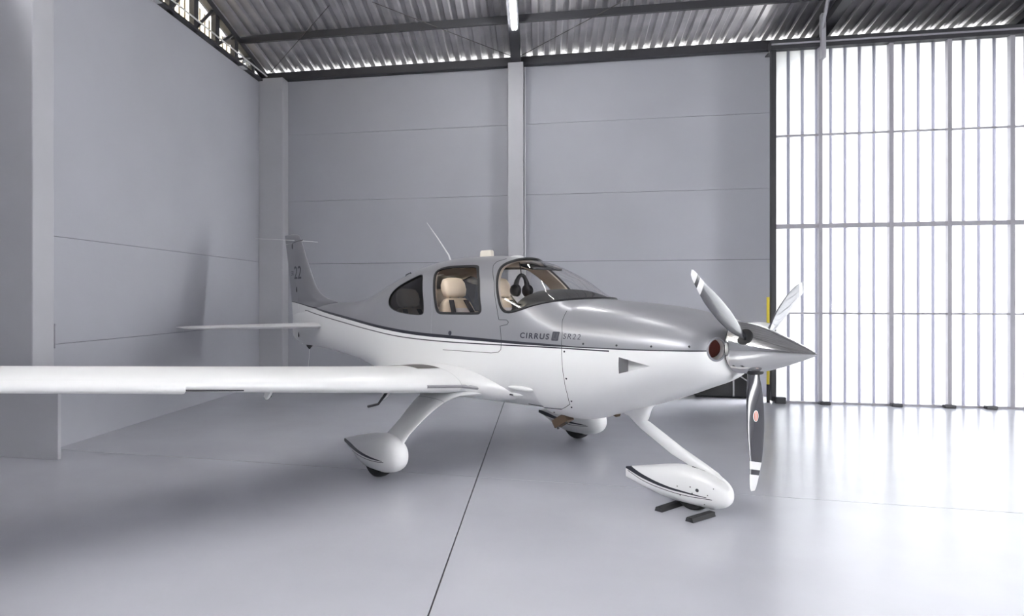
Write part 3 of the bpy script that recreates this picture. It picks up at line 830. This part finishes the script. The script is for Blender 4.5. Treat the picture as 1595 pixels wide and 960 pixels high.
# whisker aerials on the fin
for s in (1, -1):
    MB().tube([L(7.62, s*.02, 2.575), L(7.66, s*.10, 2.578), L(7.95, s*.56, 2.60)], [.006,.005,.003], 6).build('whisker_antenna', M['conduit'], air)
# --- tailplane
for s in (1, -1):
    rows = pch([(.05,6.44,.93,1.262,.10),(.16,6.46,.90,1.263,.10),(.30,6.52,.84,1.264,.095),(1.75,6.96,.55,1.262,.09),(1.90,7.02,.46,1.262,.085),(1.97,7.12,.30,1.263,.05)])
    rg = []
    for b in (.05,.16,.22,.3,.7,1.2,1.75,1.82,1.88,1.92,1.95,1.97):
        al, ch, z, t = rows(b); rg.append([L(al+x, s*b, z+y) for x, y in af(ch, t, 0, 16)])
    MB().loft(rg).build('tailplane', M['white'], air, smooth=True, angle=50)
# tail tie-down and its wire
MB().lathe([(0,.048),(-.018,.044),(-.05,.016),(-.062,.010)], Matrix.Translation(L(7.20,0,.945)), 16).build('tail_tie_down', M['black'], air, smooth=True)
MB().tube([L(7.20,0,.885), L(7.215,0,.75), L(7.26,0,.55), L(7.28,0,.42)], .004, 6).build('tail_wire', M['conduit'], air)

# --- roof aerials
MB().tube([L(3.854,.0,2.075), L(3.90,0,2.16), L(4.10,0,2.37), L(4.302,0,2.566)], [.011,.008,.006,.003], 8).build('whip_antenna', M['conduit'], air, smooth=True)
an = MB().loft([[L(3.27+x*sx, y*sx, z) for x, y in ((-.085,-.022),(-.05,-.032),(.06,-.03),(.09,-.012),(.09,.012),(.06,.03),(-.05,.032),(-.085,.022))] for z, sx in ((2.08,1.05),(2.165,.98),(2.178,.85))]).build('blade_antenna', M['beigeplastic'], air, smooth=True, angle=30)
MB().ell(L(2.83,0,2.075), .10, .06, .028).build('disc_antenna', M['conduit'], air, smooth=True)
MB().tube([L(4.40,.24,1.905), L(4.39,.245,1.94), L(4.29,.25,1.965), L(4.28,.25,1.935)], .005, 6).build('roof_grab_loop', M['seam'], air)

# --- landing gear
def pant(rows, b, name, stripe=None):
    f = pch(rows); n = 40; rg = []
    a0, a1 = rows[0][0], rows[-1][0]
    for k in range(n+1):
        u = k/n; a = a0 + (a1-a0)*(u**1.6)
        zt, zb, hw = f(a); zm = (zt+zb)/2 + .0*(zt-zb)
        rg.append([L(a, b + hw*_pw(math.cos(2*math.pi*i/32), .85), zm + (zt-zb)/2*_pw(math.sin(2*math.pi*i/32), .85)) for i in range(32)])
    return MB().loft(rg).build(name, stripe or M['white'], air, smooth=True, angle=60)
NP = [(.585,.185,.150,.012),(.60,.225,.115,.042),(.65,.275,.070,.078),(.74,.318,.044,.104),(.88,.340,.040,.115),(1.0,.336,.040,.112),(1.14,.312,.050,.098),(1.30,.273,.078,.070),(1.42,.243,.103,.040),(1.525,.218,.126,.010)]
MP = [(2.83,.265,.225,.020),(2.845,.310,.175,.060),(2.89,.365,.125,.095),(2.98,.405,.085,.120),(3.12,.420,.062,.128),(3.28,.398,.060,.122),(3.45,.360,.085,.095),(3.62,.315,.150,.055),(3.76,.275,.205,.022),(3.83,.256,.222,.006)]
M['nose_pant'] = paint_mat('nose_pant_stripes', [(.70,.147),(.748,.148),(.907,.156),(1.074,.164),(1.31,.197),(1.478,.233),(1.53,.245)], [(.70,.143),(.748,.1425),(.907,.142),(1.074,.143),(1.31,.165),(1.478,.194),(1.53,.203)], [(.70,.136),(.907,.124),(1.074,.126),(1.31,.146),(1.478,.184),(1.53,.195)], (.70, 1.50, .0028, .74), False, span=.9, c0=0, cs=.5, a0=.65)
M['main_pant'] = paint_mat('main_pant_stripes', [(2.98,.199),(3.09,.203),(3.196,.207),(3.315,.216),(3.47,.228),(3.66,.250),(3.83,.260)], [(2.98,.195),(3.09,.190),(3.196,.187),(3.315,.190),(3.47,.194),(3.66,.203),(3.83,.215)], [(2.95,.192),(3.09,.177),(3.2,.171),(3.32,.171),(3.48,.174),(3.66,.186),(3.83,.20)], (2.98, 3.60, .0028, 3.0), False, span=1.2, c0=0, cs=.5, a0=2.7)
def wheel(a, b, r, wd, par):
    T = Matrix.Translation(L(a, b, r)) @ Matrix.Rotation(rad(90), 4, 'X')
    o = MB().lathe([(-wd*.5,r*.45),(-wd*.5,r*.86),(-wd*.40,r*.955),(-wd*.2,r*.995),(0,r),(wd*.2,r*.995),(wd*.40,r*.955),(wd*.5,r*.86),(wd*.5,r*.45)], T, 40).build('tyre', M['rubber'], par, smooth=True)
    MB().lathe([(-wd*.42,r*.44),(wd*.42,r*.44)], T, 24).build('hub', M['grey'], o)
npn = pant(NP, 0, 'nose_wheel_pant', M['nose_pant']); wheel(.90, 0, .155, .115, npn)
for s in (1, -1):
    mp = pant(MP, s*1.43, 'main_wheel_pant', M['main_pant']); wheel(3.22, s*1.43, .178, .13, mp)
    # wide cantilever leg
    rows = [(2.60,3.32,.62,.775,.11),(2.72,3.27,.80,.765,.075),(2.795,3.22,.95,.715,.055),(2.835,3.19,1.10,.620,.046),(2.865,3.17,1.23,.515,.044),(2.88,3.18,1.33,.425,.050),(2.88,3.22,1.40,.350,.06)]
    f = _pchip; ts = list(range(len(rows))); F_ = [_pchip(ts, [r[k] for r in rows]) for k in range(5)]
    rg = []
    for k in range(31):
        t_ = k/5.0; al, at, b, z, th = [q(t_) for q in F_]
        t2 = min(6, t_+.05); t1 = max(0, t_-.05); db, dz = F_[2](t2)-F_[2](t1), F_[3](t2)-F_[3](t1); l = math.hypot(db, dz); nb_, nz_ = -dz/l, db/l
        c_ = (al+at)/2; h_ = (at-al)/2
        rg.append([L(c_-h_*math.cos(2*math.pi*i/28), s*(b + nb_*th*.5*math.sin(2*math.pi*i/28)), z + nz_*th*.5*math.sin(2*math.pi*i/28)) for i in range(28)])
    lg = MB().loft(rg).build('main_gear_leg', M['white'], air, smooth=True, angle=60)
    k = 11
    MB().tube(rg[k], .0018, 5, closed=True).build('leg_fairing_gap', M['grey'], lg)
# small round access hole and screws on the nose wheel pant
def pant_b(a, z, rows):
    zt, zb, hw = pch(rows)(a); zm = (zt+zb)/2; q = min(.99, abs((z-zm)/((zt-zb)/2))); return hw*(1-q**(2/.85))**(.85/2)
for s in (1, -1):
    for a, z, r in ((.81,.188,.014),(.865,.203,.005),(.975,.185,.0045),(.85,.156,.005),(.955,.118,.005),(.73,.165,.004),(.765,.085,.0045),(.69,.222,.004)):
        b = pant_b(a, z, NP)
        MB().lathe([(0,r),(.003,r*.9)], Matrix.Translation(L(a, s*(b-.0005), z)) @ Matrix.Rotation(s*rad(90), 4, 'X'), 14).build('screw' if r < .01 else 'access_hole', M['seam'], npn)
# nose leg: faired collar, then a slim leg reaching forward to the pant
def flat(rows, name, m='white'):
    rg = []
    for a, c, ha, hb in rows:
        rg.append([L(a - ha*math.cos(2*math.pi*i/24)*.62, hb*math.sin(2*math.pi*i/24), c - ha*math.cos(2*math.pi*i/24)*.78) for i in range(24)])
    return MB().loft(rg).build(name, M[m], air, smooth=True, angle=60)
def flat2(rows, name, m='white'):                    # rows: forward edge (a,c), rear edge (a,c), half thickness
    rg = []
    for (fa, fc), (ra, rc), hb in rows:
        rg.append([L((fa+ra)/2 + (fa-ra)/2*math.cos(2*math.pi*i/24), hb*math.sin(2*math.pi*i/24), (fc+rc)/2 + (fc-rc)/2*math.cos(2*math.pi*i/24)) for i in range(24)])
    return MB().loft(rg).build(name, M[m], air, smooth=True, angle=40)
flat2([((1.24,.80),(1.66,.70),.075),((1.285,.735),(1.50,.66),.062),((1.315,.655),(1.42,.60),.050),((1.325,.642),(1.40,.585),.042),((1.29,.628),(1.38,.565),.034),((1.0,.47),(1.09,.40),.030),((.80,.375),(.87,.315),.028),((.70,.325),(.76,.28),.026),((.665,.295),(.70,.262),.02)], 'nose_gear_leg')
MB().tube([L(.90,.022,.338), L(.80,.024,.325), L(.70,.018,.285)], .007, 6).build('leg_slot', M['seam'], air)
MB().box(-.035,.035,-.03,.03,-.012,.012, M=Matrix.Translation(L(1.64,0,.655)) @ Matrix.Rotation(rad(20), 4, 'Y')).build('drain_flap', M['soot'], air)
# exhaust outlets under the cowling
for s in (1,):
    T = Matrix.Translation(L(2.0, s*.27, .575)) @ Matrix.Rotation(rad(-32), 4, 'Y')
    eo = MB().box(-.085,.085,-.05,.05,-.038,.038, M=T).build('exhaust_outlet', M['soot'], air, bevel=.006)
    for x in (-.06, .05): MB().lathe([(-.055,.011),(-.03,.011)], T @ Matrix.Translation((x, -s*.03, 0)), 10).build('bolt', M['black'], eo)

# --- cabin
flr = [L(a, b, c) for a, b, c in ()]
rows = []
for a, h_, wd in ((1.83,.012,.42),(1.95,.055,.45),(2.08,.09,.47),(2.2,.098,.485),(2.32,.09,.49),(2.40,.06,.49),(2.43,.02,.49)):
    base = min(1.655, sec(a)[0]-.04) if a < 1.9 else 1.655
    rr = []
    for i in range(17):
        q = -1 + 2*i/16; rr.append(L(a, q*wd, base + h_*(1-abs(q)**3.0) - .10*abs(q)**5))
    rr += [L(a, wd, 1.42), L(a, -wd, 1.42)]
    rows.append(rr)
MB().loft(rows).build('glareshield', M['dash'], air, smooth=True, angle=50)
MB().box(-.03,.03,-.50,.50,-.30,.22, M=Matrix.Translation(L(2.40,0,1.40)) @ Matrix.Rotation(rad(8),4,'Y')).build('instrument_panel', M['black'], air)
def seat(a, b, name='seat', z=.98):
    e = empty(name, L(a, b, z)); e.parent = air
    def soft(mb, nm, m): return mb.build(nm, M[m], e, smooth=True, angle=70)
    # local x forward, z up
    c = MB().box(-.22,.28,-.24,.24,.06,.22); o = c.build('seat_cushion', M['leather'], e, bevel=.05)
    R_ = Matrix.Translation((-.22,0,.14)) @ Matrix.Rotation(rad(-14), 4, 'Y')
    rows = [(.0,.23,.06),(.12,.245,.07),(.30,.25,.07),(.44,.235,.065),(.54,.19,.055),(.585,.14,.04)]
    def slab(rows, x0, n=24, pw=.5): return [[R_ @ Vector((x0 + th*_pw(math.cos(2*math.pi*i/n), pw), hw*_pw(math.sin(2*math.pi*i/n), pw), z)) for i in range(n)] for z, hw, th in rows]
    soft(MB().loft(slab(rows, 0)), 'backrest', 'leather')
    soft(MB().loft(slab([(.08,.11,.012),(.1,.125,.022),(.30,.13,.025),(.44,.12,.022),(.47,.10,.012)], .062)), 'seat_insert', 'cloth')
    soft(MB().loft(slab([(.60,.10,.03),(.615,.135,.055),(.68,.155,.062),(.75,.15,.058),(.80,.12,.045),(.815,.07,.02)], .01, pw=.6)), 'headrest', 'leather')
    for s_ in (-1, 1):
        MB().tube([R_ @ Vector((.0, s_*.06, .56)), R_ @ Vector((.0, s_*.06, .63))], .012, 8).build('headrest_post', M['grey'], e)
        P_ = [R_ @ Vector((x_, y_, z_)) for x_, y_, z_ in ((-.02, s_*.085, .585),(.06, s_*.10, .56),(.10, s_*.13, .42),(.105, s_*.17, .25),(.10, s_*.20, .10))]
        rg = [[p + Vector((.006, s_*0+.030*q, 0)) for q in (-1, 1)] + [p + Vector((-.006, .030*q, 0)) for q in (1, -1)] for p in P_]
        MB().loft(rg).build('shoulder_belt', M['belt'], e)
    return e
seat(3.12, .27, z=.95); seat(2.98, -.27, z=.95); seat(3.98, .24, z=.84); seat(3.98, -.24, z=.84)
# sun visor bar across the top of the windshield
MB().box(-.10,.10,-.22,.22,-.012,.012, M=Matrix.Translation(L(2.72,-.24,1.985)) @ Matrix.Rotation(rad(14),4,'Y')).build('sun_visor', M['dash'], air, bevel=.008)
# headset hanging in the cockpit
R3 = Matrix.Rotation(HEAD, 4, 'Z')
def W(a, b, c): return air.location + (R3 @ Vector(L(a, b, c)))
hs = empty('headset', W(2.78, -.02, 1.745), HEAD); hs.scale = (1.25,1.2,1.05); tag(hs, 'black pilot headset hanging in the airplane cockpit behind the windshield', 'headset')
MB().tube([(0, .085*math.cos(t_), .02+.12*math.sin(t_)) for t_ in [math.pi*k/14 for k in range(15)]], .011, 8).build('headband', M['black'], hs, smooth=True)
MB().tube([(0, .06*math.cos(t_), .035+.115*math.sin(t_)) for t_ in [math.pi*k/14 for k in range(15)]], .017, 8).build('band_cushion', M['dash'], hs, smooth=True)
for s_ in (-1, 1):
    ec = MB().ell((0, s_*.085, .0), .042, .034, .058).build('ear_cup', M['black'], hs, smooth=True)
    MB().ell((0, s_*.055, .0), .045, .018, .06).build('ear_cushion', M['belt'], ec, smooth=True)
MB().tube([(0, .10, -.02), (.06, .09, -.07), (.09, .03, -.09)], .005, 6).build('microphone_boom', M['black'], hs)
MB().tube([(0, .0, .13), (-.02, 0, .26), (-.04, .0, .295)], .004, 6).build('hanging_cord', M['black'], hs)

# --- lettering
def letters(name, txt, a_start, c0, width, height, surf, parent=air, bold=0, space=1.0, s=1, m='ink'):
    cu = bpy.data.curves.new('tmp', 'FONT'); cu.body = txt; cu.size = 1; cu.offset = bold; cu.space_character = space; cu.resolution_u = 6
    o = bpy.data.objects.new('tmp', cu); C.objects.link(o); bpy.context.view_layer.update()
    me = bpy.data.meshes.new_from_object(o.evaluated_get(bpy.context.evaluated_depsgraph_get()))
    bpy.data.objects.remove(o)
    bm = bmesh.new(); bm.from_mesh(me)
    xs = [v.co.x for v in bm.verts]; ys = [v.co.y for v in bm.verts]
    x0, x1, y0, y1 = min(xs), max(xs), min(ys), max(ys)
    bmesh.ops.triangulate(bm, faces=bm.faces)
    for v in bm.verts:
        fx, fy = (v.co.x-x0)/(x1-x0), (v.co.y-y0)/(y1-y0)
        a = a_start - s*width*fx; c = c0 + height*fy; v.co = Vector(L(a, s*(surf(a, c)+.003), c))
    bm.to_mesh(me); bm.free(); me.name = name; me.materials.clear(); me.materials.append(M[m])
    ob_ = bpy.data.objects.new(name, me); C.objects.link(ob_); ob_.parent = parent; return ob_
for s in (1, -1):
    a_ = 2.176 if s == 1 else 1.858
    letters('maker_lettering', 'CIRRUS', a_, 1.316, .318, .050, fb, bold=.03, space=1.28, s=s)
    letters('model_lettering', 'SR22', 1.718 if s == 1 else 1.55, 1.330, .168, .044, fb, bold=0, space=1.25, s=s)
    # dark square emblem with a pale mark between the words
    def plate(name, pts, d, m, par):
        mb = MB(); n = len(pts); mb.add([L(a, s*(fb(a, c)+d), c) for a, c in pts] + [L(a, s*(fb(a, c)-.002), c) for a, c in pts], [tuple(range(n)), tuple(range(n, 2*n))[::-1]] + [(i, n+i, n+(i+1) % n, (i+1) % n) for i in range(n)])
        return mb.build(name, M[m], par)
    e_ = plate('emblem_plate', chaikin([(1.832,1.386),(1.764,1.386),(1.764,1.310),(1.832,1.310)], 2) if False else [(1.826,1.386),(1.770,1.386),(1.764,1.380),(1.764,1.316),(1.770,1.310),(1.826,1.310),(1.832,1.316),(1.832,1.380)], .003, 'ink', air)
    for pts in (((1.818,1.376),(1.812,1.376),(1.812,1.320),(1.818,1.320)), ((1.786,1.370),(1.779,1.376),(1.779,1.330),(1.786,1.322)), ((1.812,1.326),(1.795,1.318),(1.786,1.322),(1.80,1.332))):
        plate('emblem_stroke', pts, .0036, 'frame_dark', e_)
    w_ = .085
    letters('tail_lettering', 'SR', 7.775 if s == 1 else 7.37, 2.022, .115, .075, finb, bold=.008, s=s)
    letters('tail_number', '22', 7.645 if s == 1 else 7.50, 1.965, .275, .20, finb, bold=.008, s=s)
    letters('rudder_mark', 'G2', 7.96 if s == 1 else 7.90, 2.60, .07, .04, finb, s=s, m='grey') if False else None

# --- wheel chocks at the nose wheel
def chock(p, q, lab):
    p, q = W(*p), W(*q); d = (q-p); l = d.length; yaw = math.atan2(d.y, d.x)
    e = empty('wheel_chock', (p+q)/2, yaw); e.location.z = 0; tag(e, lab, 'chock', 'wheel chocks at the nose wheel')
    pts = [(-.035,0),(.035,0),(.022,.034),(-.022,.034)]
    m = MB(); m.add([(-l/2, y, z) for y, z in pts] + [(l/2, y, z) for y, z in pts], [(0,1,2,3),(7,6,5,4)] + [(i, 4+i, 4+(i+1) % 4, (i+1) % 4) for i in range(4)])
    m.build('bar', M['black'], e, bevel=.004)
    for s_ in (-1, 1): MB().box(-.004,.004,-.022,.022,.006,.028, M=Matrix.Translation((s_*(l/2+.003), 0, 0))).build('end_cap', M['seam'], e)
chock((.752,.32,0), (.735,.03,0), 'black rubber wheel chock in front of the nose wheel')
chock((1.035,.28,0), (1.035,-.16,0), 'black rubber wheel chock behind the nose wheel')
